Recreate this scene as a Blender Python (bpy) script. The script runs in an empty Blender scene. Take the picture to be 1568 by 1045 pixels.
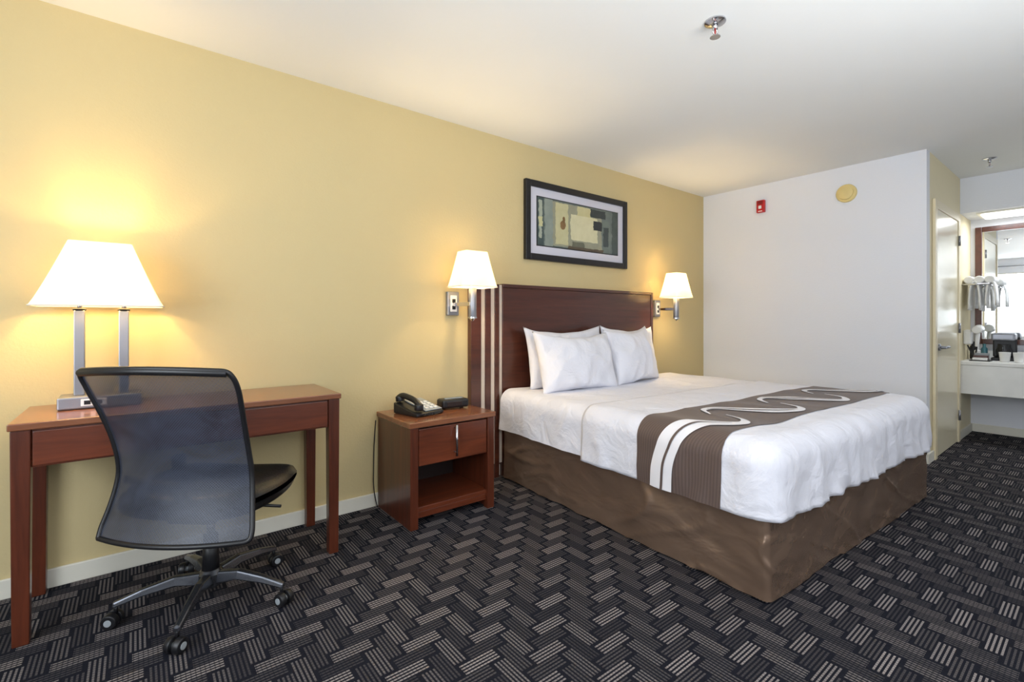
import bpy, bmesh, math, random
from mathutils import Vector, Matrix, noise
random.seed(3)
scene=bpy.context.scene
def srgb(r,g,b):
    f=lambda c:(c/255/12.92 if c/255<=.04045 else ((c/255+.055)/1.055)**2.4)
    return (f(r),f(g),f(b),1)
# ---------------- node helpers
class NT:
    def __init__(s,name):
        s.mat=bpy.data.materials.new(name); s.mat.use_nodes=True
        s.t=s.mat.node_tree; s.b=s.t.nodes['Principled BSDF']; s.out=s.t.nodes['Material Output']
    def n(s,ty,**kw):
        nd=s.t.nodes.new(ty)
        for k,v in kw.items(): setattr(nd,k,v)
        return nd
    def l(s,a,b): s.t.links.new(a,b)
    def m(s,op,a,b=None,c=None):
        nd=s.n('ShaderNodeMath',operation=op)
        for i,v in enumerate((a,b,c)):
            if v is None: continue
            if isinstance(v,(int,float)): nd.inputs[i].default_value=v
            else: s.l(v,nd.inputs[i])
        return nd.outputs[0]
    def mix(s,f,a,b):
        nd=s.n('ShaderNodeMix',data_type='RGBA')
        for i,v in ((0,f),(6,a),(7,b)):
            if isinstance(v,(int,float,tuple)): nd.inputs[i].default_value=v
            else: s.l(v,nd.inputs[i])
        return nd.outputs[2]
    def pos(s,obj=True):
        tc=s.n('ShaderNodeTexCoord'); return tc.outputs['Object']
    def noise(s,scale,detail=3,vec=None,dist=0):
        nd=s.n('ShaderNodeTexNoise'); nd.inputs['Scale'].default_value=scale; nd.inputs['Detail'].default_value=detail
        nd.inputs['Distortion'].default_value=dist
        s.l(vec if vec else s.pos(),nd.inputs['Vector']); return nd.outputs['Fac']
    def mapping(s,sc,rot=(0,0,0)):
        mp=s.n('ShaderNodeMapping'); mp.inputs['Scale'].default_value=sc; mp.inputs['Rotation'].default_value=rot
        s.l(s.pos(),mp.inputs['Vector']); return mp.outputs[0]
    def bump(s,h,strength=.2,dist=.01):
        b=s.n('ShaderNodeBump'); b.inputs['Strength'].default_value=strength; b.inputs['Distance'].default_value=dist
        s.l(h,b.inputs['Height']); s.l(b.outputs[0],s.b.inputs['Normal'])
    def set(s,**kw):
        for k,v in kw.items():
            i=s.b.inputs[k.replace('_',' ')]
            if isinstance(v,(int,float,tuple)): i.default_value=v
            else: s.l(v,i)
def plain(name,col,rough=.5,metal=0,var=.08,nscale=8,bump=0,bscale=200,spec=None,sheen=0):
    t=NT(name); f=t.noise(nscale)
    dark=tuple(c*(1-var) for c in col[:3])+(1,); lite=tuple(min(1,c*(1+var)) for c in col[:3])+(1,)
    t.set(Base_Color=t.mix(f,dark,lite),Roughness=rough,Metallic=metal)
    if spec is not None: t.set(Specular_IOR_Level=spec)
    if sheen: t.set(Sheen_Weight=sheen)
    if bump: t.bump(t.noise(bscale,2),bump,.004)
    return t.mat
def wood(name,c1,c2,rough=.3,axis=0,coat=.3):
    t=NT(name); sc=[9,9,9]; sc[axis]=.8
    v=t.mapping(tuple(sc)); a=t.noise(1.2,6,v,1.5); v2=t.mapping(tuple(x*6 for x in sc)); b=t.noise(1.5,4,v2)
    f=t.m('ADD',t.m('MULTIPLY',a,.7),t.m('MULTIPLY',b,.3))
    r=t.n('ShaderNodeValToRGB'); r.color_ramp.elements[0].position=.32; r.color_ramp.elements[1].position=.68
    r.color_ramp.elements[0].color=c1; r.color_ramp.elements[1].color=c2
    t.l(f,r.inputs[0]); t.set(Base_Color=r.outputs[0],Roughness=rough,Coat_Weight=coat,Coat_Roughness=.15)
    t.bump(b,.05,.002); return t.mat
def emis(name,col,strength):
    t=NT(name); f=t.noise(3); t.set(Base_Color=col,Emission_Color=t.mix(f,col,tuple(min(1,c*1.05) for c in col[:3])+(1,)),Emission_Strength=strength); return t.mat

# ---------------- materials
M_yellow=plain('paint_gold',srgb(206,188,142),.75,var=.03,nscale=2,bump=.22,bscale=90,spec=.25)
M_white=plain('paint_white',srgb(230,232,238),.7,var=.02,nscale=2,bump=.2,bscale=90,spec=.25)
M_cream=plain('paint_cream',srgb(232,220,184),.6,var=.02,bump=.1,bscale=90)
M_ceil=plain('ceiling_paint',srgb(238,239,238),.9,var=.02,nscale=2,bump=.12,bscale=70,spec=.1)
M_trim=plain('trim_white',srgb(228,224,210),.45,var=.02)
M_doortrim=plain('casing_cream',srgb(232,218,184),.4,var=.02)
M_door=plain('door_paint',srgb(234,224,194),.2,var=.02)
M_cherryX=wood('cherry_x',srgb(74,33,18),srgb(118,57,33),.3,0)
M_cherryZ=wood('cherry_z',srgb(64,29,17),srgb(103,49,29),.3,2)
M_top_sheen=wood('cherry_top_sheen',srgb(112,66,42),srgb(148,94,64),.22,0)  # paler cherry: light reflected off the tops is put into the colour
M_head=wood('mahogany',srgb(60,28,19),srgb(88,44,30),.28,0,.4)
M_maple=plain('brushed_stripe',srgb(214,200,184),.3,.2)
M_chrome=plain('chrome',srgb(205,205,208),.15,1,var=.03)
M_nickel=plain('brushed_nickel',srgb(150,152,160),.38,.8,var=.08)
M_black=plain('black_plastic',srgb(22,22,25),.4)
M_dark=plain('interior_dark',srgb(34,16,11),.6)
M_leather=plain('black_leather',srgb(24,25,27),.3,bump=.3,bscale=120)
M_frame=plain('frame_black',srgb(24,22,24),.35)
M_mat=plain('mat_board',srgb(206,205,216),.7,var=.02)
M_gold=plain('detector_plastic',srgb(226,204,138),.5)
M_red=plain('alarm_red',srgb(190,28,30),.4)
M_grey=plain('grey_plastic',srgb(150,156,160),.45)
M_base=plain('chair_base_metal',srgb(96,98,104),.25,.85,var=.08)
M_lcream=plain('white_plastic',srgb(238,238,236),.35)
M_teal=plain('bottle_teal',srgb(70,120,130),.3)
def fabric(name,col,sheen=.1,rough=.85,bs=.25,var=.04):
    t=NT(name); a=t.noise(5,4); t.set(Base_Color=t.mix(a,tuple(c*(1-var) for c in col[:3])+(1,),tuple(min(1,c*(1+var)) for c in col[:3])+(1,)),Roughness=rough,Sheen_Weight=sheen)
    b=t.noise(7,5,dist=.6); t.bump(b,bs,.03); return t.mat
M_sheet=fabric('white_linen',srgb(226,226,235),var=.02,bs=.65,rough=.6)
M_pillow=fabric('pillow_cotton',srgb(230,230,238),var=.02,bs=.6)
M_towel=fabric('towel',srgb(240,240,240),bs=.5)
# skirt satin
t=NT('satin_skirt'); a=t.noise(3,3)
t.set(Base_Color=t.mix(a,srgb(128,102,84),srgb(158,134,116)),Roughness=.27,Metallic=.6,Specular_IOR_Level=.7)
t.bump(t.noise(3.4,3,t.mapping((1,1,1.8),(.4,.3,0)),.6),.4,.045); M_skirt=t.mat
# runner brown with fine ribs
t=NT('runner_brown'); sx=t.n('ShaderNodeSeparateXYZ'); t.l(t.pos(),sx.inputs[0])
rib=t.m('SINE',t.m('MULTIPLY',t.m('ADD',sx.outputs[0],t.m('MULTIPLY',sx.outputs[1],1.6)),260))
t.set(Base_Color=t.mix(t.m('MULTIPLY_ADD',rib,.5,.5),srgb(84,68,62),srgb(98,81,75)),Roughness=.6,Sheen_Weight=.1); M_runner=t.mat
t=NT('runner_white'); t.set(Base_Color=t.mix(t.noise(4),srgb(230,228,232),srgb(238,236,240)),Roughness=.7); M_rwhite=t.mat
# carpet
t=NT('carpet_basketweave'); W_=.052; n_=3
sx=t.n('ShaderNodeSeparateXYZ'); t.l(t.pos(),sx.inputs[0])
x=t.m('DIVIDE',sx.outputs[0],W_); y=t.m('DIVIDE',sx.outputs[1],W_)
i=t.m('FLOOR',x); j=t.m('FLOOR',y); fx=t.m('SUBTRACT',x,i); fy=t.m('SUBTRACT',y,j)
mm=t.m('FLOORED_MODULO',t.m('SUBTRACT',i,j),2*n_)
H=t.m('LESS_THAN',mm,n_-.5)
def sel(f,a,b): # f? a:b
    return t.m('ADD',t.m('MULTIPLY',f,a),t.m('MULTIPLY',t.m('SUBTRACT',1,f),b))
vm=t.m('SUBTRACT',2*n_-1,mm)
along=sel(H,t.m('ADD',mm,fx),t.m('ADD',vm,fy)); across=sel(H,fy,fx)
idx=sel(H,t.m('SUBTRACT',i,mm),i); idy=sel(H,j,t.m('SUBTRACT',j,vm))
cx=t.n('ShaderNodeCombineXYZ'); t.l(idx,cx.inputs[0]); t.l(idy,cx.inputs[1]); t.l(H,cx.inputs[2])
wn=t.n('ShaderNodeTexWhiteNoise',noise_dimensions='3D'); t.l(cx.outputs[0],wn.inputs[0]); rnd=wn.outputs['Value']
line=t.m('GREATER_THAN',t.m('FRACT',t.m('MULTIPLY_ADD',across,4,.25)),.52)
endm=t.m('MULTIPLY',t.m('GREATER_THAN',along,.22),t.m('LESS_THAN',along,n_-.22))
edge=t.m('MULTIPLY',t.m('GREATER_THAN',across,.06),t.m('LESS_THAN',across,.94))
dots=t.m('GREATER_THAN',t.m('FRACT',t.m('MULTIPLY',along,4)),.3)
par=t.m('FLOORED_MODULO',sel(H,idy,idx),2)
lightb=t.m('LESS_THAN',par,.5)
tone=t.m('ADD',t.m('MULTIPLY',lightb,t.m('MULTIPLY_ADD',rnd,.22,sel(H,.46,.20))),t.m('MULTIPLY',t.m('SUBTRACT',1,lightb),t.m('MULTIPLY_ADD',rnd,.12,.08)))
dm=t.m('MULTIPLY_ADD',dots,.5,.5)
fac=t.m('MULTIPLY',t.m('MULTIPLY',t.m('MULTIPLY',line,endm),t.m('MULTIPLY',edge,tone)),dm)
nz=t.noise(160,3); fac2=t.m('MULTIPLY',fac,t.m('MULTIPLY_ADD',nz,.8,.6))
t.set(Base_Color=t.mix(fac2,t.mix(nz,srgb(15,16,22),srgb(33,34,43)),srgb(172,162,158)),Roughness=.95,Specular_IOR_Level=.1)
t.bump(t.m('ADD',nz,fac),.4,.004); M_carpet=t.mat
# mesh fabric of chair
t=NT('chair_mesh'); sx=t.n('ShaderNodeSeparateXYZ'); t.l(t.pos(),sx.inputs[0])
g1=t.m('SINE',t.m('MULTIPLY',sx.outputs[0],1100)); g2=t.m('SINE',t.m('MULTIPLY',sx.outputs[2],1100))
g=t.m('MULTIPLY',g1,g2)
tr=t.n('ShaderNodeBsdfTransparent'); mx=t.n('ShaderNodeMixShader')
hole=t.m('MULTIPLY',t.m('GREATER_THAN',g,-.1),.2)
wv=t.noise(4,2,t.mapping((1,1,1.4)),1.8)
weave=t.m('MULTIPLY_ADD',t.m('MULTIPLY',t.m('SINE',t.m('MULTIPLY',sx.outputs[0],700)),t.m('SINE',t.m('MULTIPLY',sx.outputs[2],700))),.35,wv)
t.set(Base_Color=t.mix(weave,srgb(18,20,27),srgb(68,74,90)),Roughness=.42)
t.l(hole,mx.inputs[0]); t.l(t.b.outputs[0],mx.inputs[1]); t.l(tr.outputs[0],mx.inputs[2]); t.l(mx.outputs[0],t.out.inputs[0]); M_mesh=t.mat
# shade
def shade_mat(name,col,e):
    t=NT(name); tl=t.n('ShaderNodeBsdfTranslucent'); tl.inputs[0].default_value=(1,.92,.74,1)
    t.set(Base_Color=t.mix(t.noise(30),(.85,.79,.66,1),(.9,.85,.72,1)),Emission_Color=col,Emission_Strength=e,Roughness=.8)
    mx=t.n('ShaderNodeMixShader'); mx.inputs[0].default_value=.34
    t.l(t.b.outputs[0],mx.inputs[1]); t.l(tl.outputs[0],mx.inputs[2]); t.l(mx.outputs[0],t.out.inputs[0]); return t.mat
M_shade=shade_mat('lamp_shade_linen',(1,.86,.58,1),.55)
M_bulb=emis('bulb_glow',(1,.8,.5,1),6)
t=NT('mirror_glass'); t.set(Base_Color=t.mix(t.noise(2),(.86,.88,.88,1),(.9,.92,.92,1)),Metallic=1.0,Roughness=.01); M_mirror=t.mat
M_fluor=emis('fluorescent_diffuser',(.95,.97,1,1),4)

# ---------------- geometry helpers
def link(o,parent=None):
    scene.collection.objects.link(o)
    if parent: o.parent=parent
    return o
def empty(name,loc=(0,0,0),rz=0):
    e=bpy.data.objects.new(name,None); e.empty_display_size=.1; e.location=loc; e.rotation_euler=(0,0,rz); scene.collection.objects.link(e); return e
def mesh(name,vs,fs,mat,parent=None,smooth=False,mats=None):
    me=bpy.data.meshes.new(name); me.from_pydata([tuple(v) for v in vs],[],fs); me.materials.append(mat)
    bm=bmesh.new(); bm.from_mesh(me); bmesh.ops.recalc_face_normals(bm,faces=bm.faces); bm.to_mesh(me); bm.free()
    if smooth:
        for p in me.polygons: p.use_smooth=True
    return link(bpy.data.objects.new(name,me),parent)
def bevel(o,w,seg=2):
    m=o.modifiers.new('b','BEVEL'); m.width=w; m.segments=seg; m.limit_method='ANGLE'; m.angle_limit=.6
    return o
CUBEF=[(0,1,3,2),(4,6,7,5),(0,4,5,1),(2,3,7,6),(0,2,6,4),(1,5,7,3)]
def box(name,parent,lo,hi,mat,bv=.003,rot=None,taper=None):
    lo=Vector(lo);hi=Vector(hi); c=(lo+hi)/2; h=(hi-lo)/2
    vs=[]
    for sx in (-1,1):
        for sy in (-1,1):
            for sz in (-1,1):
                k=1 if (taper is None or sz>0) else taper
                vs.append((sx*h.x*k,sy*h.y*k,sz*h.z))
    o=mesh(name,vs,CUBEF,mat,parent); o.location=c
    if rot: o.rotation_euler=rot
    if bv: bevel(o,bv)
    return o
def boxes(name,parent,lst,mat,bv=0):
    vs=[];fs=[]
    for lo,hi in lst:
        b=len(vs)
        for X in (lo[0],hi[0]):
            for Y in (lo[1],hi[1]):
                for Z in (lo[2],hi[2]): vs.append((X,Y,Z))
        fs+= [tuple(k+b for k in f) for f in CUBEF]
    o=mesh(name,vs,fs,mat,parent)
    if bv: bevel(o,bv)
    return o
def rod(name,parent,p1,p2,r1,mat,r2=None,seg=20,bv=0,smooth=True):
    p1=Vector(p1);p2=Vector(p2); r2=r1 if r2 is None else r2
    d=(p2-p1).normalized(); a=d.orthogonal().normalized(); b=d.cross(a)
    vs=[];fs=[]
    for p,r in((p1,r1),(p2,r2)):
        for k in range(seg):
            an=2*math.pi*k/seg; vs.append(p+a*r*math.cos(an)+b*r*math.sin(an))
    for k in range(seg): fs.append((k,(k+1)%seg,(k+1)%seg+seg,k+seg))
    fs.append(tuple(range(seg))); fs.append(tuple(range(seg,2*seg)))
    o=mesh(name,vs,fs,mat,parent)
    for p in o.data.polygons:
        if len(p.vertices)==4 and smooth: p.use_smooth=True
    if bv: bevel(o,bv)
    return o
def lathe(name,parent,prof,mat,c=(0,0,0),axis='Z',seg=32):
    vs=[];fs=[]
    for r,z in prof:
        for k in range(seg):
            an=2*math.pi*k/seg; x,y=r*math.cos(an),r*math.sin(an)
            v=Vector((x,y,z)) if axis=='Z' else (Vector((-z,x,y)) if axis=='-X' else Vector((x,-z,y)))
            vs.append(v+Vector(c))
    for q in range(len(prof)-1):
        for k in range(seg): a=q*seg; fs.append((a+k,a+(k+1)%seg,a+seg+(k+1)%seg,a+seg+k))
    fs.append(tuple(range(seg))); fs.append(tuple(range(len(vs)-seg,len(vs))))
    o=mesh(name,vs,fs,mat,parent,True); m=o.modifiers.new('e','EDGE_SPLIT'); m.split_angle=.7; return o
def tube(name,parent,pts,r,mat):
    cu=bpy.data.curves.new(name,'CURVE'); cu.dimensions='3D'; cu.bevel_depth=r; cu.bevel_resolution=3
    sp=cu.splines.new('NURBS'); sp.points.add(len(pts)-1); sp.use_endpoint_u=True; sp.order_u=3
    for k,p in enumerate(pts): sp.points[k].co=(*p,1)
    cu.materials.append(mat); return link(bpy.data.objects.new(name,cu),parent)
def grid(fn,nu,nv):
    vs=[fn(a/nu,b/nv) for a in range(nu+1) for b in range(nv+1)]
    fs=[(a*(nv+1)+b,(a+1)*(nv+1)+b,(a+1)*(nv+1)+b+1,a*(nv+1)+b+1) for a in range(nu) for b in range(nv)]
    return vs,fs

# ---------------- room shell
YN=2.78; XE=4.84; YH=.918; XS=6.12; XA=6.65; CZ=2.459; XW=-1.7; YS=-1.9
box('floor',None,(XW-.1,YS-.1,-.1),(XA+.1,YN+.1,0),M_carpet,0)
bpy.data.objects['floor'].location.z=-.05
box('ceiling',None,(XW-.1,YS-.1,CZ),(XA+.1,YN+.1,CZ+.1),M_ceil,0)
box('wall_north',None,(XW-.1,YN,0),(XE+.1,YN+.1,CZ),M_yellow,0)
box('wall_east',None,(XE,YH,0),(XE+.1,YN,CZ),M_white,0)
box('wall_hall',None,(XE+.1,YH,0),(XA,YH+.1,CZ),M_cream,0)
box('wall_alcove',None,(XA,YS-.1,0),(XA+.1,YH+.1,CZ),M_white,0)
box('wall_south',None,(XW-.1,YS-.1,0),(XA,YS,CZ),M_white,0)
wy0,wy1,wz0,wz1=-.7,2.1,.75,2.15
boxes('wall_west',None,[((XW-.1,YS,0),(XW,wy0,CZ)),((XW-.1,wy1,0),(XW,YN,CZ)),((XW-.1,wy0,0),(XW,wy1,wz0)),((XW-.1,wy0,wz1),(XW,wy1,CZ))],M_white)
box('wall_soffit',None,(XS,YS,2.13),(XA,YH,CZ),M_white,0)
box('baseboard_north',None,(XW,YN-.014,0),(XE,YN,.08),M_trim,.004)
box('baseboard_east',None,(XE-.014,YH,0),(XE,YN-.014,.08),M_trim,.004)
boxes('baseboard_hall',None,[((XE,YH-.014,0),(5.02,YH,.08)),((6.02,YH-.014,0),(XA,YH,.08))],M_trim,.003)
box('baseboard_alcove',None,(XA-.014,YS,0),(XA,YH-.014,.08),M_trim,.004)
# window west
w=empty('window_1',(XW-.05,0,0))
boxes('frame',w,[((-.04,wy0,wz0),(.04,wy0+.05,wz1)),((-.04,wy1-.05,wz0),(.04,wy1,wz1)),((-.04,wy0,wz0),(.04,wy1,wz0+.05)),((-.04,wy0,wz1-.05),(.04,wy1,wz1)),((-.03,.68,wz0),(.03,.72,wz1))],M_trim,.004)
M_drape=fabric('drape_grey',srgb(120,124,126))
for (a,b) in ((-.95,-.45),(1.75,2.3)):
    vs,fs=grid(lambda u,v:(XW+.09+.035*math.sin(u*34),a+(b-a)*u,.05+2.21*v),90,4)
    mesh('curtain_panel',vs,fs,M_drape,None,True)
rod('curtain_rod',None,(XW+.09,-1.0,2.29),(XW+.09,2.35,2.29),.014,M_nickel)

# door on hall wall
d=empty('door_1',(0,YH,0))
box('leaf',d,(5.09,-.014,.01),(5.93,-.002,2.03),M_door,.003)
boxes('casing',d,[((5.02,-.022,0),(5.09,-.001,2.10)),((5.93,-.022,0),(6.0,-.001,2.10)),((5.09,-.022,2.03),(5.93,-.001,2.10))],M_doortrim,.004)
lathe('rose',d,[(.028,0),(.028,.012),(.012,.018),(.012,.05)],M_nickel,(5.17,-.012,.9),axis='-Y')
rod('lever',d,(5.17,-.058,.9),(5.29,-.058,.9),.01,M_nickel)
for k,z in enumerate((.25,1.05,1.85)): rod('hinge_%d'%k,d,(5.93,-.026,z-.045),(5.93,-.026,z+.045),.009,M_nickel)

# ---------------- vanity alcove
v=empty('vanity_counter',(0,0,0))
box('counter_top',v,(XS,YS+.001,.70),(XA-.001,YH-.001,.74),M_lcream,.008)
box('apron',v,(XS+.01,YS+.001,.43),(XS+.05,YH-.001,.70),M_lcream,.004)
box('backsplash',v,(XA-.022,YS+.001,.74),(XA-.001,YH-.001,.82),M_lcream,.004)
box('support_panel',v,(XS+.06,YS+.001,0),(XA-.02,YS+.03,.70),M_lcream,.003)
m_=empty('vanity_mirror',(XA,0,0))
y1,y0,z0,z1=.882,-.7,.885,2.05
boxes('frame',m_,[((-.035,y1-.05,z0),(-.001,y1,z1)),((-.035,y0,z0),(-.001,y0+.05,z1)),((-.035,y0+.05,z0),(-.001,y1-.05,z0+.05)),((-.035,y0+.05,z1-.05),(-.001,y1-.05,z1))],M_head,.005)
box('glass',m_,(-.018,y0+.05,z0+.05),(-.006,y1-.05,z1-.05),M_mirror,0)
f=empty('fluorescent_fixture',(6.36,.2,2.13))
box('housing',f,(-.16,-.62,-.012),(.16,.62,0),M_trim,.003)
box('diffuser',f,(-.13,-.59,-.03),(.13,.59,-.012),M_fluor,.006)
# towel shelf on hall wall near counter
tr_=empty('towel_rack',(6.36,YH,1.46))
for k,dy in enumerate((-.06,-.12,-.18)): rod('bar_%d'%k,tr_,(-.17,dy,0),(.2,dy,0),.006,M_chrome)
for k,xx in enumerate((-.17,.2)): rod('bracket_%d'%k,tr_,(xx,-.001,0),(xx,-.19,0),.007,M_chrome)
def fold_towel(name,par,lo,hi):
    vs,fs=grid(lambda u,vv:(lo[0]+(hi[0]-lo[0])*u+.004*math.sin(vv*30),lo[1]+(hi[1]-lo[1])*(.5-.5*math.cos(vv*math.pi)) , hi[2]-(hi[2]-lo[2])*abs(2*vv-1)**2.5+.004*math.sin(u*25)),14,20)
    o=mesh(name,vs,fs,M_towel,par,True); s=o.modifiers.new('s','SOLIDIFY'); s.thickness=.014; return o
fold_towel('towel_hanging',tr_,(-.14,-.235,-.2),(.0,-.155,.03))
fold_towel('towel_hanging_b',tr_,(.02,-.16,-.22),(.16,-.06,.03))
fold_towel('towel_hanging_c',tr_,(-.15,-.13,-.24),(.0,-.04,.03))
for k in range(3): 
    rod('rolled_towel_%d'%k,tr_,(-.14,-.045-.07*k,.045),(.16,-.045-.07*k,.045),.036,M_towel,bv=.01)
# hair dryer on hall wall
h=empty('hair_dryer',(6.3,YH,.98))
box('wall_holder',h,(-.05,-.06,-.09),(.05,-.001,.05),M_lcream,.015)
rod('barrel',h,(-.09,-.1,.05),(.06,-.1,.06),.035,M_lcream,.04,bv=.008)
rod('handle',h,(.0,-.1,.04),(.01,-.09,-.11),.018,M_lcream,.015,bv=.005)
tube('cord',h,[(.01,-.09,-.11),(.03,-.08,-.2),(.07,-.05,-.2),(.05,-.02,-.1)],.006,M_black)
# coffee maker
c=empty('coffee_maker',(6.45,.66,.741))
box('base',c,(-.09,-.08,0),(.09,.08,.03),M_black,.01)
box('tower',c,(.03,-.08,.03),(.09,.08,.22),M_black,.01)
box('brew_head',c,(-.08,-.08,.19),(.09,.08,.26),M_nickel,.015)
lathe('carafe',c,[(.035,.03),(.052,.05),(.055,.09),(.04,.13),(.042,.155)],M_black,(-.03,0,0))
tube('carafe_handle',c,[(-.08,0,.13),(-.115,0,.12),(-.115,0,.06),(-.08,0,.06)],.007,M_black)
for k,(xx,yy) in enumerate(((6.2,.54),(6.2,.63))):
    lathe('coffee_cup',None,[(.028,0),(.032,.01),(.04,.09),(.036,.09),(.028,.012)],M_lcream,(xx,yy,.741))
tb=empty('serving_tray',(6.24,.79,.741))
box('plate',tb,(-.09,-.07,0),(.08,.07,.008),M_black,.003)
for k in range(3): box('sachet_%d'%k,tb,(-.08+.05*k,-.05,.008),(-.035+.05*k,.05,.03+.02*k),[M_lcream,M_head,M_grey][k],.003)
for k,(xx,yy,hh,mt) in enumerate(((6.5,.80,.15,M_teal),(6.44,.84,.12,M_lcream),(6.5,.88,.17,M_black))):
    lathe('toiletry_bottle',None,[(.022,0),(.024,.01),(.024,hh*.7),(.012,hh*.8),(.012,hh),(.004,hh)],mt,(xx,min(yy,.885),.741))
ib=empty('tissue_box',(6.5,.47,.741)); box('carton',ib,(-.06,-.06,0),(.06,.06,.12),M_grey,.004)
vs,fs=grid(lambda u,v:(.03*math.cos(u*6.28)*(1-.5*v)+.01*math.sin(v*9),.03*math.sin(u*6.28)*(1-.8*v),.118+.05*v),16,6); mesh('tissue',vs,fs,M_towel,ib,True)

# ---------------- ceiling / wall devices
def sprinkler(loc):
    e=empty('fire_sprinkler',loc)
    lathe('escutcheon',e,[(.045,0),(.045,-.006),(.02,-.014),(.014,-.014)],M_chrome)
    rod('stem',e,(0,0,-.012),(0,0,-.035),.011,M_chrome)
    for s in (-1,1): tube('yoke_%s'%('a' if s>0 else 'b'),e,[(s*.01,0,-.033),(s*.022,0,-.045),(s*.014,0,-.062),(0,0,-.068)],.0035,M_chrome)
    rod('bulb',e,(0,0,-.035),(0,0,-.066),.003,M_red)
    lathe('deflector',e,[(.004,-.066),(.022,-.069),(.022,-.071),(.004,-.071)],M_chrome)
sprinkler((2.03,1.11,CZ)); sprinkler((5.53,.65,CZ))
s=empty('smoke_detector',(XE,1.45,2.222))
lathe('base',s,[(.078,0),(.078,.012),(.074,.02),(.06,.022)],M_gold,axis='-X')
lathe('cap',s,[(.058,.018),(.055,.036),(.03,.042),(.006,.042)],M_gold,axis='-X')
a=empty('fire_alarm_strobe',(XE,2.165,2.24))
box('housing',a,(-.035,-.038,-.06),(0,.038,.06),M_red,.006)
box('strobe_lens',a,(-.048,-.014,-.026),(-.034,.014,.006),M_lcream,.006)
box('label_strip',a,(-.0365,-.02,-.052),(-.034,.02,-.044),M_lcream,.001)
for k in range(4): box('grille_%d'%k,a,(-.037,-.024,.022+k*.008),(-.034,.024,.025+k*.008),M_black,0)

# ---------------- framed art
ax0,ax1,az0,az1=2.30,3.50,1.585,2.195
art=empty('framed_artwork',(0,YN,0))
fw=.05
boxes('frame',art,[((ax0,-.035,az0),(ax0+fw,-.001,az1)),((ax1-fw,-.035,az0),(ax1,-.001,az1)),((ax0+fw,-.035,az0),(ax1-fw,-.001,az0+fw)),((ax0+fw,-.035,az1-fw),(ax1-fw,-.001,az1))],M_frame,.006)
box('mat_board',art,(ax0+fw,-.018,az0+fw),(ax1-fw,-.002,az1-fw),M_mat,0)
t=NT('art_print')
def rect(x0,x1,z0,z1,X,Z):
    return t.m('MULTIPLY',t.m('MULTIPLY',t.m('GREATER_THAN',X,x0),t.m('LESS_THAN',X,x1)),t.m('MULTIPLY',t.m('GREATER_THAN',Z,z0),t.m('LESS_THAN',Z,z1)))
sx=t.n('ShaderNodeSeparateXYZ'); t.l(t.pos(),sx.inputs[0])
px0,px1,pz0,pz1=ax0+.125,ax1-.125,az0+.12,az1-.12
X0=t.m('DIVIDE',sx.outputs[0],(px1-px0)/2); Z0=t.m('DIVIDE',sx.outputs[2],(pz1-pz0)/2)
nn=t.noise(14,6); nn2=t.noise(22,5)
wob=t.m('MULTIPLY_ADD',nn2,.09,-.045); X=t.m('ADD',X0,wob); Z=t.m('ADD',Z0,wob)
def ell(cx_,cz_,rx,rz_):
    a=t.m('POWER',t.m('ABSOLUTE',t.m('DIVIDE',t.m('SUBTRACT',X,cx_),rx)),2); b=t.m('POWER',t.m('ABSOLUTE',t.m('DIVIDE',t.m('SUBTRACT',Z,cz_),rz_)),2)
    return t.m('LESS_THAN',t.m('ADD',a,b),1)
col=t.mix(nn,srgb(76,88,86),srgb(122,130,122))
for (r,ca,cb) in [((-1.1,-.86,-1.1,1.1),srgb(54,66,66),srgb(86,100,98)),((-.97,-.9,-.7,.9),srgb(150,158,142),srgb(170,176,160)),((-.97,-.88,-.2,.2),srgb(186,184,136),srgb(204,200,156)),((-.84,-.66,-1.1,1.1),srgb(122,132,126),srgb(152,160,148)),
    ((-.66,.56,-.95,.95),srgb(132,132,114),srgb(166,164,138)),
    ((-.60,-.30,-.86,.92),srgb(180,174,132),srgb(208,202,160)),((-.08,.26,.5,.95),srgb(186,178,130),srgb(210,202,156)),
    ((-.24,.44,-.6,.54),srgb(198,192,150),srgb(224,218,182)),((-.2,.1,-.95,-.66),srgb(86,88,74),srgb(120,118,96)),
    ((.26,.66,.58,.95),srgb(40,46,48),srgb(66,72,70)),((.34,.62,.0,.42),srgb(34,38,40),srgb(54,56,54)),((.56,.8,-1.1,.5),srgb(90,102,98),srgb(122,130,120)),
    ((.6,.74,-.7,.2),srgb(50,58,58),srgb(78,86,82)),((.84,1.1,-1.1,1.1),srgb(54,64,62),srgb(84,94,88)),((-.3,.6,-1.1,-.88),srgb(70,60,48),srgb(106,92,72))]:
    col=t.mix(rect(*r,X,Z),col,t.mix(nn,ca,cb))
col=t.mix(ell(-.42,.0,.07,.2),col,t.mix(nn2,srgb(110,82,52),srgb(148,116,76)))
col=t.mix(ell(-.41,.22,.035,.14),col,srgb(118,90,56))
t.set(Base_Color=col,Roughness=.25); 
box('inner_line',art,(px0-.008,-.0195,pz0-.008),(px1+.008,-.0178,pz1+.008),M_frame,0)
box('picture',art,(px0,-.021,pz0),(px1,-.019,pz1),t.mat,0)

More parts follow.
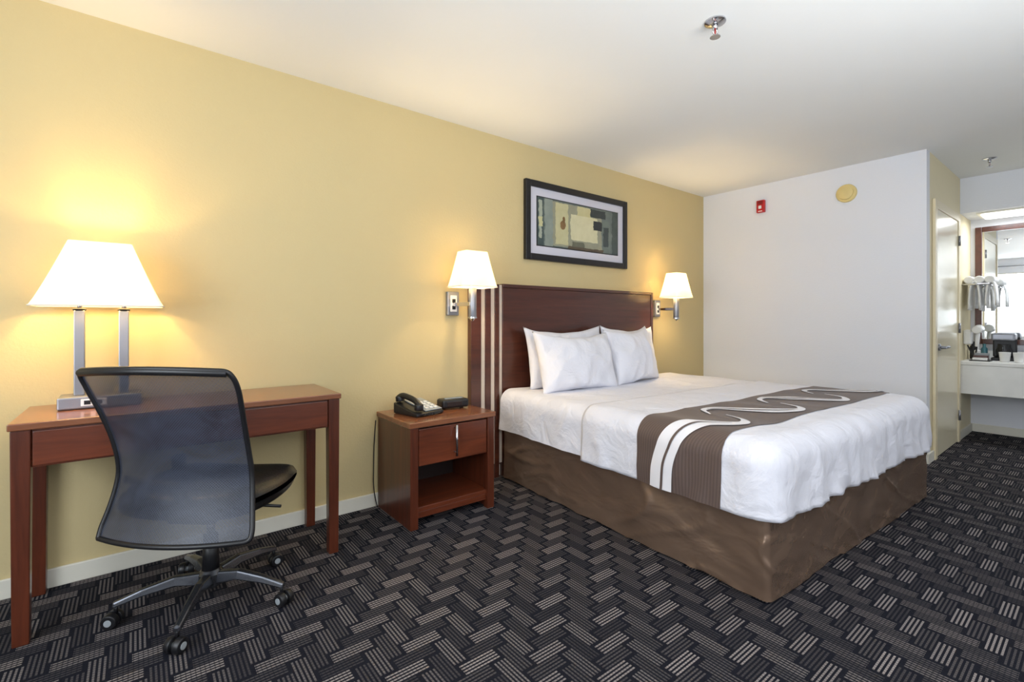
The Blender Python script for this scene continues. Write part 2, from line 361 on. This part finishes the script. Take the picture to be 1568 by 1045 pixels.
# ---------------- bed
BW,BL=2.0,1.88; T=.62; R=.085; HEM=.33; D=(T-HEM)-R+math.pi*R/2
rzb=math.radians(-3)
bed=empty('king_bed',(1.945,.84,0),rzb)
def nz3(p,s): return noise.noise(Vector(p)*s)
def ridge(p,s): return 1-2*abs(noise.noise(Vector(p)*s))
def S(s,t_,off=0.0,wr=1.0):
    cs=min(max(s,R),BW-R); ct=max(t_,R)
    ds=s-cs; dt=t_-ct; d=math.hypot(ds,dt)
    if d<1e-9: nx=ny=0; h=v_=0; nrm=Vector((0,0,1))
    else:
        nx,ny=ds/d,dt/d
        if d<math.pi*R/2: an=d/R; h=R*math.sin(an); v_=R*(1-math.cos(an))
        else: an=math.pi/2; h=R+.03*(d-math.pi*R/2); v_=R+(d-math.pi*R/2)
        nrm=Vector((nx*math.sin(an),ny*math.sin(an),math.cos(an)))
    p=Vector((cs+nx*h,ct+ny*h,T-v_))
    k=min(1,d/(D)); 
    w_=.007*nz3((p.x,p.y,0),3)+.005*ridge((p.x,p.y*.6,p.z),4)
    q=Vector((cs+nx*R,ct+ny*R,0))
    w_+= k*(.016*nz3((q.x,q.y,p.z*.35),5.5)+.010*nz3((q.x,q.y,p.z*.4),13))
    if ny<-.3: w_+=k*(.016*nz3((q.x,q.y,p.z*.3),9)+.014*ridge((q.x+p.z*.5,q.y,p.z*.3),8))
    return p+nrm*(off+w_*wr+.004)
def cover(name,tmax,off,dd,mat):
    vs=[];fs=[]
    def add(fn,nu,nv):
        a,b=grid(fn,nu,nv); k=len(vs); vs.extend(a); fs.extend([tuple(i+k for i in f) for f in b])
    DD=D+dd
    NS,NT_,ND=90,int(50*tmax),22
    add(lambda u,v:S(R+(BW-2*R)*u,R+(tmax-R)*v,off),NS,NT_)
    add(lambda u,v:S(R-DD*u,R+(tmax-R)*v,off),ND,NT_)
    add(lambda u,v:S(BW-R+DD*u,R+(tmax-R)*v,off),ND,NT_)
    add(lambda u,v:S(R+(BW-2*R)*v,R-DD*u,off),ND,NS)
    add(lambda u,v:S(R-max(DD*u,1e-6)*math.cos(v*math.pi/2),R-max(DD*u,1e-6)*math.sin(v*math.pi/2),off),ND,12)
    add(lambda u,v:S(BW-R+max(DD*u,1e-6)*math.cos(v*math.pi/2),R-max(DD*u,1e-6)*math.sin(v*math.pi/2),off),ND,12)
    o=mesh(name,vs,fs,mat,bed,True)
    bm=bmesh.new(); bm.from_mesh(o.data); bmesh.ops.remove_doubles(bm,verts=bm.verts,dist=.0004); bmesh.ops.recalc_face_normals(bm,faces=bm.faces)
    bm.to_mesh(o.data); bm.free()
    return o
box('mattress',bed,(.03,.03,.33),(BW-.03,BL-.01,T-.015),M_sheet,.06)
box('box_spring',bed,(.05,.06,.05),(BW-.05,BL-.01,.33),M_skirt,.01)
cover('sheet',BL-.005,0,-.02,M_sheet)
o=cover('coverlet',1.04,.012,.0,M_sheet); so=o.modifiers.new('s','SOLIDIFY'); so.thickness=.008; so.offset=-1
# skirt
def skirt():
    path=[];r=.03
    for k in range(110): path.append((Vector((0,BL-.02-(BL-.02-r)*k/110)),Vector((-1,0))))
    for k in range(9): 
        an=k/8*math.pi/2; n_=Vector((-math.cos(an),-math.sin(an))); path.append((Vector((r,r))+n_*r,n_))
    for k in range(1,120): path.append((Vector((r+(BW-2*r)*k/120,0)),Vector((0,-1))))
    for k in range(9):
        an=k/8*math.pi/2; n_=Vector((math.sin(an),-math.cos(an))); path.append((Vector((BW-r,r))+n_*r,n_))
    for k in range(1,61): path.append((Vector((BW,r+(BL-.02-r)*k/60)),Vector((1,0))))
    vs=[];fs=[];NV=24
    for p,n_ in path:
        for b in range(NV+1):
            v=b/NV; z=.37-(.37-.008)*v
            e=math.sin(math.pi*min(1,v*.9+.1))*.6+v*.6
            a_=nz3((p.x*.8+z*1.3,p.y*.8+z*1.0,z*.6),3.4)
            w_=e*(.020*nz3((p.x,p.y,z*.5),2.6)+.018*math.exp(-(a_/.06)**2)*(.6+.5*nz3((p.x,p.y,z),4))+.007*nz3((p.x-z,p.y-z,z),7))+.010*v-.014
            q=p+n_*w_; vs.append((q.x,q.y,z+ (0 if v<1 else .006*nz3((p.x,p.y,0),6)+.003)))
    for a in range(len(path)-1):
        for b in range(NV): fs.append((a*(NV+1)+b,(a+1)*(NV+1)+b,(a+1)*(NV+1)+b+1,a*(NV+1)+b+1))
    mesh('bed_skirt',vs,fs,M_skirt,bed,True)
skirt()
# runner
vs,fs=grid(lambda u,v:S((R-D)+(BW-2*R+2*D)*u,.19+.45*v,.0155),200,30)
mesh('runner',vs,fs,M_runner,bed,True)
def cr(P,n=14):
    out=[];P=[P[0]]+P+[P[-1]]
    for k in range(1,len(P)-2):
        for q in range(n):
            u=q/n; a,b,c,d_=[Vector(z) for z in P[k-1:k+3]]
            out.append(.5*((2*b)+(c-a)*u+(2*a-5*b+4*c-d_)*u*u+(3*b-a-3*c+d_)*u**3))
    out.append(Vector(P[-2])); return out
def stroke(name,P,off,mat):
    pts=cr(P); vs=[];fs=[];NW=4
    for k,p in enumerate(pts):
        a=pts[max(0,k-1)];b=pts[min(len(pts)-1,k+1)]; dx,dy=b.x-a.x,b.y-a.y; L=math.hypot(dx,dy) or 1
        nx,ny=-dy/L,dx/L
        for q in range(NW+1):
            e=(q/NW*2-1)*max(p.z,.001); vs.append(S(max(R-D+.001,p.x+nx*e),min(.638,max(.192,p.y+ny*e)),off))
    for k in range(len(pts)-1):
        for q in range(NW): fs.append((k*(NW+1)+q,(k+1)*(NW+1)+q,(k+1)*(NW+1)+q+1,k*(NW+1)+q+1))
    mesh(name,vs,fs,mat,bed,True)
stroke('swirl_1',[(-.26,.49,.062),(-.12,.475,.058),(.0,.43,.054),(.10,.35,.05),(.18,.275,.04),(.26,.245,.025),(.34,.30,.012),(.39,.41,.004)],.0205,M_rwhite)
stroke('swirl_line_1',[(-.26,.48,.0065),(-.12,.465,.006),(.0,.42,.006),(.10,.35,.005),(.2,.27,.002)],.0235,M_runner)
for k,o_ in enumerate((.0,.58,1.16)):
    stroke('swirl_%d'%(k+2),[(.33+o_,.46,.004),(.41+o_,.55,.015),(.52+o_,.54,.028),(.62+o_,.43,.042),(.70+o_,.31,.044),(.80+o_,.245,.026),(.90+o_,.29,.012),(.95+o_,.41,.004)],.0205,M_rwhite)
    stroke('swirl_line_%d'%(k+2),[(.44+o_,.55,.002),(.54+o_,.51,.006),(.63+o_,.40,.007),(.72+o_,.29,.005),(.8+o_,.25,.002)],.0235,M_runner)
# pillows
def pillow(name,loc,w,h,th,tilt,rz=0,seed=0,rx=0):
    NU=40;vs=[];fs=[]
    for side in (1,-1):
        base=len(vs)
        for a in range(NU+1):
            for b in range(NU+1):
                u=a/NU*2-1;v=b/NU*2-1
                x=w/2*u*(1-.07*(1-v*v)) ; z=h/2*v*(1-.10*(1-u*u))
                e=((1-u*u)*(1-v*v)); y=side*th/2*(e**.42)
                y+=side*min(1,e*4)*(.028*noise.noise(Vector((x*4+seed,z*4,side)))+.016*(1-2*abs(noise.noise(Vector((x*7+seed,z*5,side)))))-.008)
                z+= -.03*(1-u*u)*(v>0)*v+.012*noise.noise(Vector((x*5+seed,z*5,3)))
                vs.append((x,y,z))
        for a in range(NU):
            for b in range(NU): fs.append(tuple(base+q for q in (a*(NU+1)+b,(a+1)*(NU+1)+b,(a+1)*(NU+1)+b+1,a*(NU+1)+b+1)))
    o=mesh(name,vs,fs,M_pillow,None,True)
    bm=bmesh.new(); bm.from_mesh(o.data); bmesh.ops.remove_doubles(bm,verts=bm.verts,dist=.0005); bmesh.ops.recalc_face_normals(bm,faces=bm.faces); bm.to_mesh(o.data); bm.free()
    o.rotation_euler=(math.radians(-tilt),math.radians(rx),math.radians(rz)); o.location=loc
pillow('pillow',(2.60,2.61,.85),.82,.46,.15,10,0,1)
pillow('pillow',(3.36,2.61,.85),.70,.46,.15,10,0,5,1)
pillow('pillow',(2.53,2.44,.825),.74,.45,.2,18,-3,9,1)
pillow('pillow',(3.19,2.46,.84),.60,.47,.2,16,4,14,-2)
# headboard
hb=empty('headboard',(0,0,0)); hy0,hy1=2.735,2.778
box('main_panel',hb,(2.07,hy0,0),(3.83,hy1,1.36),M_head,.003)
box('top_cap',hb,(2.07,hy0-.008,1.36),(3.83,hy1,1.385),M_head,.004)
box('end_post',hb,(3.83,hy0-.008,0),(3.86,hy1,1.385),M_head,.004)
for k,(a,b) in enumerate([(1.80,1.885),(1.92,1.968),(2.003,2.042)]): box('slat_%d'%k,hb,(a,hy0,0),(b,hy1,1.38),M_head,.002)
for k,(a,b) in enumerate([(1.885,1.92),(1.968,2.003),(2.042,2.07)]): box('inlay_%d'%k,hb,(a,hy0+.006,0.1),(b,hy1,1.378),M_maple,.002)

# ---------------- nightstand
ns=empty('nightstand',(0,0,0)); x0,x1,y0,y1=1.145,1.69,2.325,2.755; HN=.575
box('top',ns,(x0-.01,y0-.012,HN-.03),(x1+.01,y1,HN),M_top_sheen,.004)
box('side_left',ns,(x0,y0,.0),(x0+.03,y1,HN-.03),M_cherryZ,.003)
box('side_right',ns,(x1-.03,y0,.0),(x1,y1,HN-.03),M_cherryZ,.003)
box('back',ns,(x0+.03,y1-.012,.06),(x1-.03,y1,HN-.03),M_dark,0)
box('leg_left',ns,(x0-.002,y0-.006,0),(x0+.045,y0+.04,HN-.03),M_cherryZ,.003)
box('leg_right',ns,(x1-.045,y0-.006,0),(x1+.002,y0+.04,HN-.03),M_cherryZ,.003)
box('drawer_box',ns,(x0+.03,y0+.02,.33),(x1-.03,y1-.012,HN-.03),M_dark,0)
box('drawer_front',ns,(x0+.05,y0-.002,.335),(x1-.05,y0+.02,HN-.04),M_cherryX,.004)
box('bottom_shelf',ns,(x0+.03,y0+.01,.085),(x1-.03,y1-.012,.11),M_cherryX,.003)
box('plinth_rail',ns,(x0+.045,y0+.012,.05),(x1-.045,y0+.03,.085),M_cherryX,.003)
rod('handle',ns,((x0+x1)/2,y0-.028,.36),((x0+x1)/2,y0-.028,.535),.007,M_chrome)
for k,z in enumerate((.38,.515)): rod('handle_post_%d'%k,ns,((x0+x1)/2,y0-.028,z),((x0+x1)/2,y0,z),.004,M_chrome)
# phone
ph=empty('desk_telephone',(1.31,2.55,HN+.001),math.radians(12))
vs=[(-.1,-.11,0),(.1,-.11,0),(.1,.11,0),(-.1,.11,0),(-.1,-.11,.02),(.1,-.11,.02),(.1,.11,.065),(-.1,.11,.065)]
bevel(mesh('body',vs,[(0,1,2,3),(4,5,6,7),(0,1,5,4),(1,2,6,5),(2,3,7,6),(3,0,4,7)],M_black,ph),.008)
sl=math.atan(.045/.22)
box('faceplate',ph,(-.03,-.1,.044),(.095,.1,.05),M_grey,.002,rot=(sl,0,0))
for r_ in range(4):
    for c_ in range(3):
        yy=-.07+r_*.03; box('key_%d_%d'%(r_,c_),ph,(-.012+c_*.033,yy-.009,.0),(.01+c_*.033,yy+.009,.01),M_lcream,.002,rot=(sl,0,0)).location.z=.051+yy*.2045
box('label_card',ph,(-.02,.06,.06),(.085,.085,.064),M_lcream,.001,rot=(sl,0,0))
tube('handset',ph,[(-.068,-.1,.055),(-.068,-.07,.085),(-.068,.03,.105),(-.068,.08,.105),(-.068,.105,.085)],.017,M_black)
rod('earpiece',ph,(-.068,.085,.068),(-.068,.09,.1),.026,M_black,bv=.005)
rod('mouthpiece',ph,(-.068,-.085,.035),(-.068,-.085,.07),.026,M_black,bv=.005)
pts=[(-.068+.008*math.cos(k*1.6),-.115-.0012*k if k<20 else -.14+.0015*(k-20), .012+.006*math.sin(k*1.6)) for k in range(40)]
tube('coiled_cord',ph,[(p[0]+k*.0035,p[1],p[2]) for k,p in enumerate(pts)],.0025,M_black)
ac=empty('alarm_clock',(1.555,2.57,HN+.001),math.radians(-6))
box('body',ac,(-.09,-.05,.006),(.09,.05,.06),M_black,.014)
box('display',ac,(-.06,-.053,.018),(.04,-.048,.046),M_dark,.002)
box('button_bar',ac,(-.06,-.02,.059),(.06,.0,.065),M_grey,.002)
for k,xx in enumerate((-.06,.06)): rod('foot_%d'%k,ac,(xx,0,0),(xx,0,.008),.012,M_black)
tube('power_cord',None,[(1.135,2.765,.52),(1.125,2.765,.4),(1.12,2.76,.25),(1.115,2.755,.1),(1.135,2.74,.005)],.003,M_black)

# ---------------- desk
dk=empty('writing_desk',(0,0,0)); x0,x1,y0,y1=-.338,.775,2.33,2.765; HD=.77; L=.052
box('top',dk,(x0-.006,y0-.008,HD-.025),(x1+.006,y1,HD),M_top_sheen,.004)
for k,(a,b) in enumerate([(x0,y0),(x1-L,y0),(x0,y1-L),(x1-L,y1-L)]): box('leg_%d'%(k+1),dk,(a,b,0),(a+L,b+L,HD-.025),M_cherryZ,.004,taper=.85)
boxes('rails',dk,[((x0+L,y0+.012,.61),(x1-L,y0+.03,.745)),((x0+.008,y0+L,.61),(x0+.028,y1-L,.745)),((x1-.028,y0+L,.61),(x1-.008,y1-L,.745)),((x0+L,y1-.03,.61),(x1-L,y1-.012,.745))],M_cherryX,.002)
for k,(a,b) in enumerate([(x0+L+.004,.0),(.01,.36),(.37,x1-L-.004)]):
    box('drawer_%d'%k,dk,(a,y0+.002,.617),(b,y0+.02,.738),M_cherryX,.003)

# ---------------- lamps
def shade(name,par,c,bx,by,tx,ty,z0,z1,mat,rc=.02):
    def ring(hx,hy,z,r):
        out=[]
        for (sx,sy,a0) in ((1,1,0),(-1,1,90),(-1,-1,180),(1,-1,270)):
            for k in range(5):
                an=math.radians(a0+k*22.5); out.append((c[0]+sx*(hx-r)+r*math.cos(an),c[1]+sy*(hy-r)+r*math.sin(an),z))
        return out
    vs=[];fs=[];N=10
    for k in range(N+1):
        u=k/N; e=u**.9
        vs+=ring(bx+(tx-bx)*e,by+(ty-by)*e,z0+(z1-z0)*u,rc*(1-.3*u))
    for k in range(N):
        for q in range(20): fs.append((k*20+q,k*20+(q+1)%20,(k+1)*20+(q+1)%20,(k+1)*20+q))
    o=mesh(name,vs,fs,mat,par,False); s=o.modifiers.new('s','SOLIDIFY'); s.thickness=.003
    tube(name+'_trim',par,[vs[q] for q in range(20)]+[vs[0]],.003,M_trim)
    return o
def plight(name,par,loc,p,r=.03,col=(1,.75,.40)):
    l=bpy.data.lights.new(name,'POINT'); l.energy=p; l.color=col; l.shadow_soft_size=r
    o=bpy.data.objects.new(name,l); o.location=loc; link(o,par); return o
tl_=empty('table_lamp',(-.112,2.615,HD))
box('base',tl_,(-.13,-.07,.001),(.13,.07,.05),M_nickel,.006)
box('outlet_plate',tl_,(-.06,-.073,.012),(.02,-.069,.04),M_lcream,.002)
for k in range(2): box('socket_%d'%k,tl_,(-.05+.035*k,-.0745,.018),(-.03+.035*k,-.072,.034),M_black,.001)
for k,xx in enumerate((-.068,.072)):
    box('post_%d'%k,tl_,(xx-.017,-.017,.05),(xx+.017,.017,.395),M_nickel,.003)
    rod('neck_%d'%k,tl_,(xx,0,.395),(xx,0,.43),.008,M_chrome)
    lathe('collar_%d'%k,tl_,[(.02,.393),(.022,.4),(.01,.405)],M_black,(xx,0,0))
    lathe('bulb_%d'%k,tl_,[(.012,.43),(.028,.48),(.03,.51),(.02,.54),(.004,.55)],M_bulb,(xx,0,0))
    plight('glow_%d'%k,tl_,(xx,-.035,.565),10.5,col=(1,.68,.27))
box('cross_bar',tl_,(-.07,-.006,.425),(.07,.006,.433),M_chrome,.002)
shade('shade',tl_,(0,0),.205,.13,.10,.065,.412,.672,M_shade)
def sconce(X0,plX):
    e=empty('wall_sconce',(X0,YN,0))
    box('wall_plate',e,(plX-.045,-.03,1.155),(plX+.045,-.001,1.315),M_nickel,.006)
    box('plate_inset',e,(plX-.025,-.034,1.18),(plX+.025,-.029,1.29),M_lcream,.003)
    for k in range(2): box('switch_%d'%k,e,(plX-.012,-.038,1.195+.045*k),(plX+.012,-.033,1.22+.045*k),M_black,.001)
    box('arm',e,(min(0,plX)-.008,-.24,1.215),(max(0,plX)+.008,-.03,1.24),M_chrome,.003)
    rod('body',e,(0,-.23,1.14),(0,-.23,1.33),.026,M_nickel,bv=.003)
    lathe('finial',e,[(.03,1.135),(.03,1.145),(.012,1.125),(.004,1.118)][::-1],M_chrome,(0,-.23,0))
    lathe('bulb',e,[(.012,1.33),(.026,1.38),(.028,1.41),(.018,1.44),(.004,1.45)],M_bulb,(0,-.23,0))
    plight('glow',e,(0,-.185,1.465),16)
    shade('shade',e,(0,-.23),.135,.105,.085,.06,1.335,1.56,M_shade,.03)
sconce(1.69,-.02); sconce(3.965,.0)

# ---------------- office chair
CY=-41
ch=empty('office_chair',(.235,2.24,0),math.radians(CY))
def bp(u,v):
    z=.355+.61*v
    yc=-.235-.055*max(0,(.35-v)/.35)**1.5-.11*max(0,(v-.35)/.65)**1.5
    hw=.282-.030*math.sin(min(1,v*1.15)*math.pi)**1.0-.012*v
    if v>.95: hw-=.010*((v-.95)/.05)**2
    if v<.05: hw-=.008*((.05-v)/.05)**2
    return (u*hw+.03*(1-max(0,(v-.4)/.6)**1.3), yc+.055*u*u-.0, z-.012*(u*u)*(v>.9)*(v-.9)*10)
vs,fs=grid(lambda u,v:bp(u*2-1,v),28,36)
o=mesh('back_mesh',vs,fs,M_mesh,ch,True)
edge=[bp(-1,k/20) for k in range(21)]+[bp(-1+2*k/12,1) for k in range(1,12)]+[bp(1,1-k/20) for k in range(21)]+[bp(1-2*k/12,0) for k in range(1,12)]+[bp(-1,0)]
tube('back_frame',ch,edge,.009,M_black)
tube('top_rail',ch,[(p[0]*.99,p[1],p[2]-.008) for p in [bp(-1+2*k/10,1) for k in range(11)]],.013,M_black)
tube('lumbar_bar',ch,[(p[0]*.95,p[1]+.025,p[2]) for p in [bp(-1+2*k/10,.3) for k in range(11)]],.014,M_black)
tube('spine',ch,[(0,0,.40),(0.01,-.14,.40),(.02,-.185,.44),(.02,-.19,.56),(.02,-.2,.64)],.022,M_black)
def seatf(side):
    def f(u,v):
        a=u*2-1;b=v*2-1
        x=.275*a*math.sqrt(1-.3*b*b); y=.03+.25*b*math.sqrt(1-.3*a*a)
        e=(1-a**6)*(1-b**6); e=max(0,e)
        z=.442+side*.05*e**.35
        if side>0: z+=.02*(a*a)-.03*max(0,b-.6)
        return (x,y,z)
    return f
vs,fs=grid(seatf(1),26,26); v2,f2=grid(seatf(-1),26,26); n0=len(vs); vs+=v2; fs+=[tuple(q+n0 for q in f) for f in f2]
mesh('seat',vs,fs,M_leather,ch,True)
box('mechanism',ch,(-.09,-.12,.355),(.09,.12,.4),M_black,.01)
rod('lever',ch,(.05,.02,.385),(.27,.03,.375),.006,M_black)
rod('gas_lift',ch,(0,0,.2),(0,0,.38),.016,M_chrome)
rod('column_cover',ch,(0,0,.1),(0,0,.27),.032,M_black,.026)
lathe('hub',ch,[(.03,.065),(.045,.075),(.045,.12),(.032,.135)],M_base)
for k in range(5):
    an=math.radians(245-CY+72*k); dx,dy=math.cos(an),math.sin(an)
    pts=[(.035,.105,.026,.022),(.12,.118,.022,.017),(.22,.103,.018,.013),(.305,.080,.014,.010)]
    vs=[];fs=[]
    for r_,z,hw,hh in pts:
        for (s1,s2) in ((-1,-1),(1,-1),(.6,1),(-.6,1)): vs.append((dx*r_-dy*hw*s1,dy*r_+dx*hw*s1,z+hh*s2))
    for a in range(3):
        for b in range(4): fs.append((a*4+b,a*4+(b+1)%4,(a+1)*4+(b+1)%4,(a+1)*4+b))
    fs+=[(0,1,2,3),(12,13,14,15)]
    bevel(mesh('base_leg_%d'%(k+1),vs,fs,M_base,ch,False),.006)
    rod('caster_stem_%d'%(k+1),ch,(dx*.295,dy*.295,.045),(dx*.295,dy*.295,.08),.007,M_black)
    cx_,cy_=dx*.305,dy*.305; wx,wy=math.cos(an+1.2),math.sin(an+1.2)
    for s_ in (-1,1):
        rod('caster_wheel_%d%s'%(k+1,'a' if s_>0 else 'b'),ch,(cx_+wx*.006*s_,cy_+wy*.006*s_,.029),(cx_+wx*.028*s_,cy_+wy*.028*s_,.029),.0285,M_black,.025,bv=.003)
    rod('caster_cap_%d'%(k+1),ch,(cx_-wx*.030,cy_-wy*.030,.029),(cx_+wx*.030,cy_+wy*.030,.029),.012,M_grey)

# ---------------- lights
def area(name,loc,rot,sx_,sy_,p,col):
    l=bpy.data.lights.new(name,'AREA'); l.shape='RECTANGLE'; l.size=sx_; l.size_y=sy_; l.energy=p; l.color=col
    o=bpy.data.objects.new(name,l); o.location=loc; o.rotation_euler=rot; link(o); return o
area('window_daylight',(XW+.02,.7,1.45),(0,math.radians(-90),0),1.35,2.3,54,(.88,.94,1))
area('added_ceiling_fill',(1.2,-.75,.9),(math.radians(180),0,0),2.2,1.8,80,(.95,.98,1))  # unseen fill lamp added low down, aimed up to brighten the ceiling
area('vanity_light',(6.36,.2,2.09),(0,0,0),.25,1.1,9,(.92,.96,1))
area('added_front_fill',(.2,-1.2,1.9),(math.radians(62),0,math.radians(-42)),1.2,1.2,18,(.95,.98,1))  # unseen soft fill added behind the camera to even out the room
wd=bpy.data.worlds.new('sky'); scene.world=wd; wd.use_nodes=True
bg=wd.node_tree.nodes['Background']; bg.inputs[0].default_value=(.8,.9,1,1); bg.inputs[1].default_value=2.0

# ---------------- camera
cam=bpy.data.cameras.new('camera'); cam.sensor_width=36; cam.lens=36*730.3/1568; cam.shift_y=-32.5/1568; cam.clip_start=.02
co=bpy.data.objects.new('camera',cam); co.location=(0,0,1.126); co.rotation_euler=(math.radians(90),0,math.radians(-38.26)); link(co)
scene.camera=co
scene.view_settings.view_transform='Standard'
scene.view_settings.look='None'
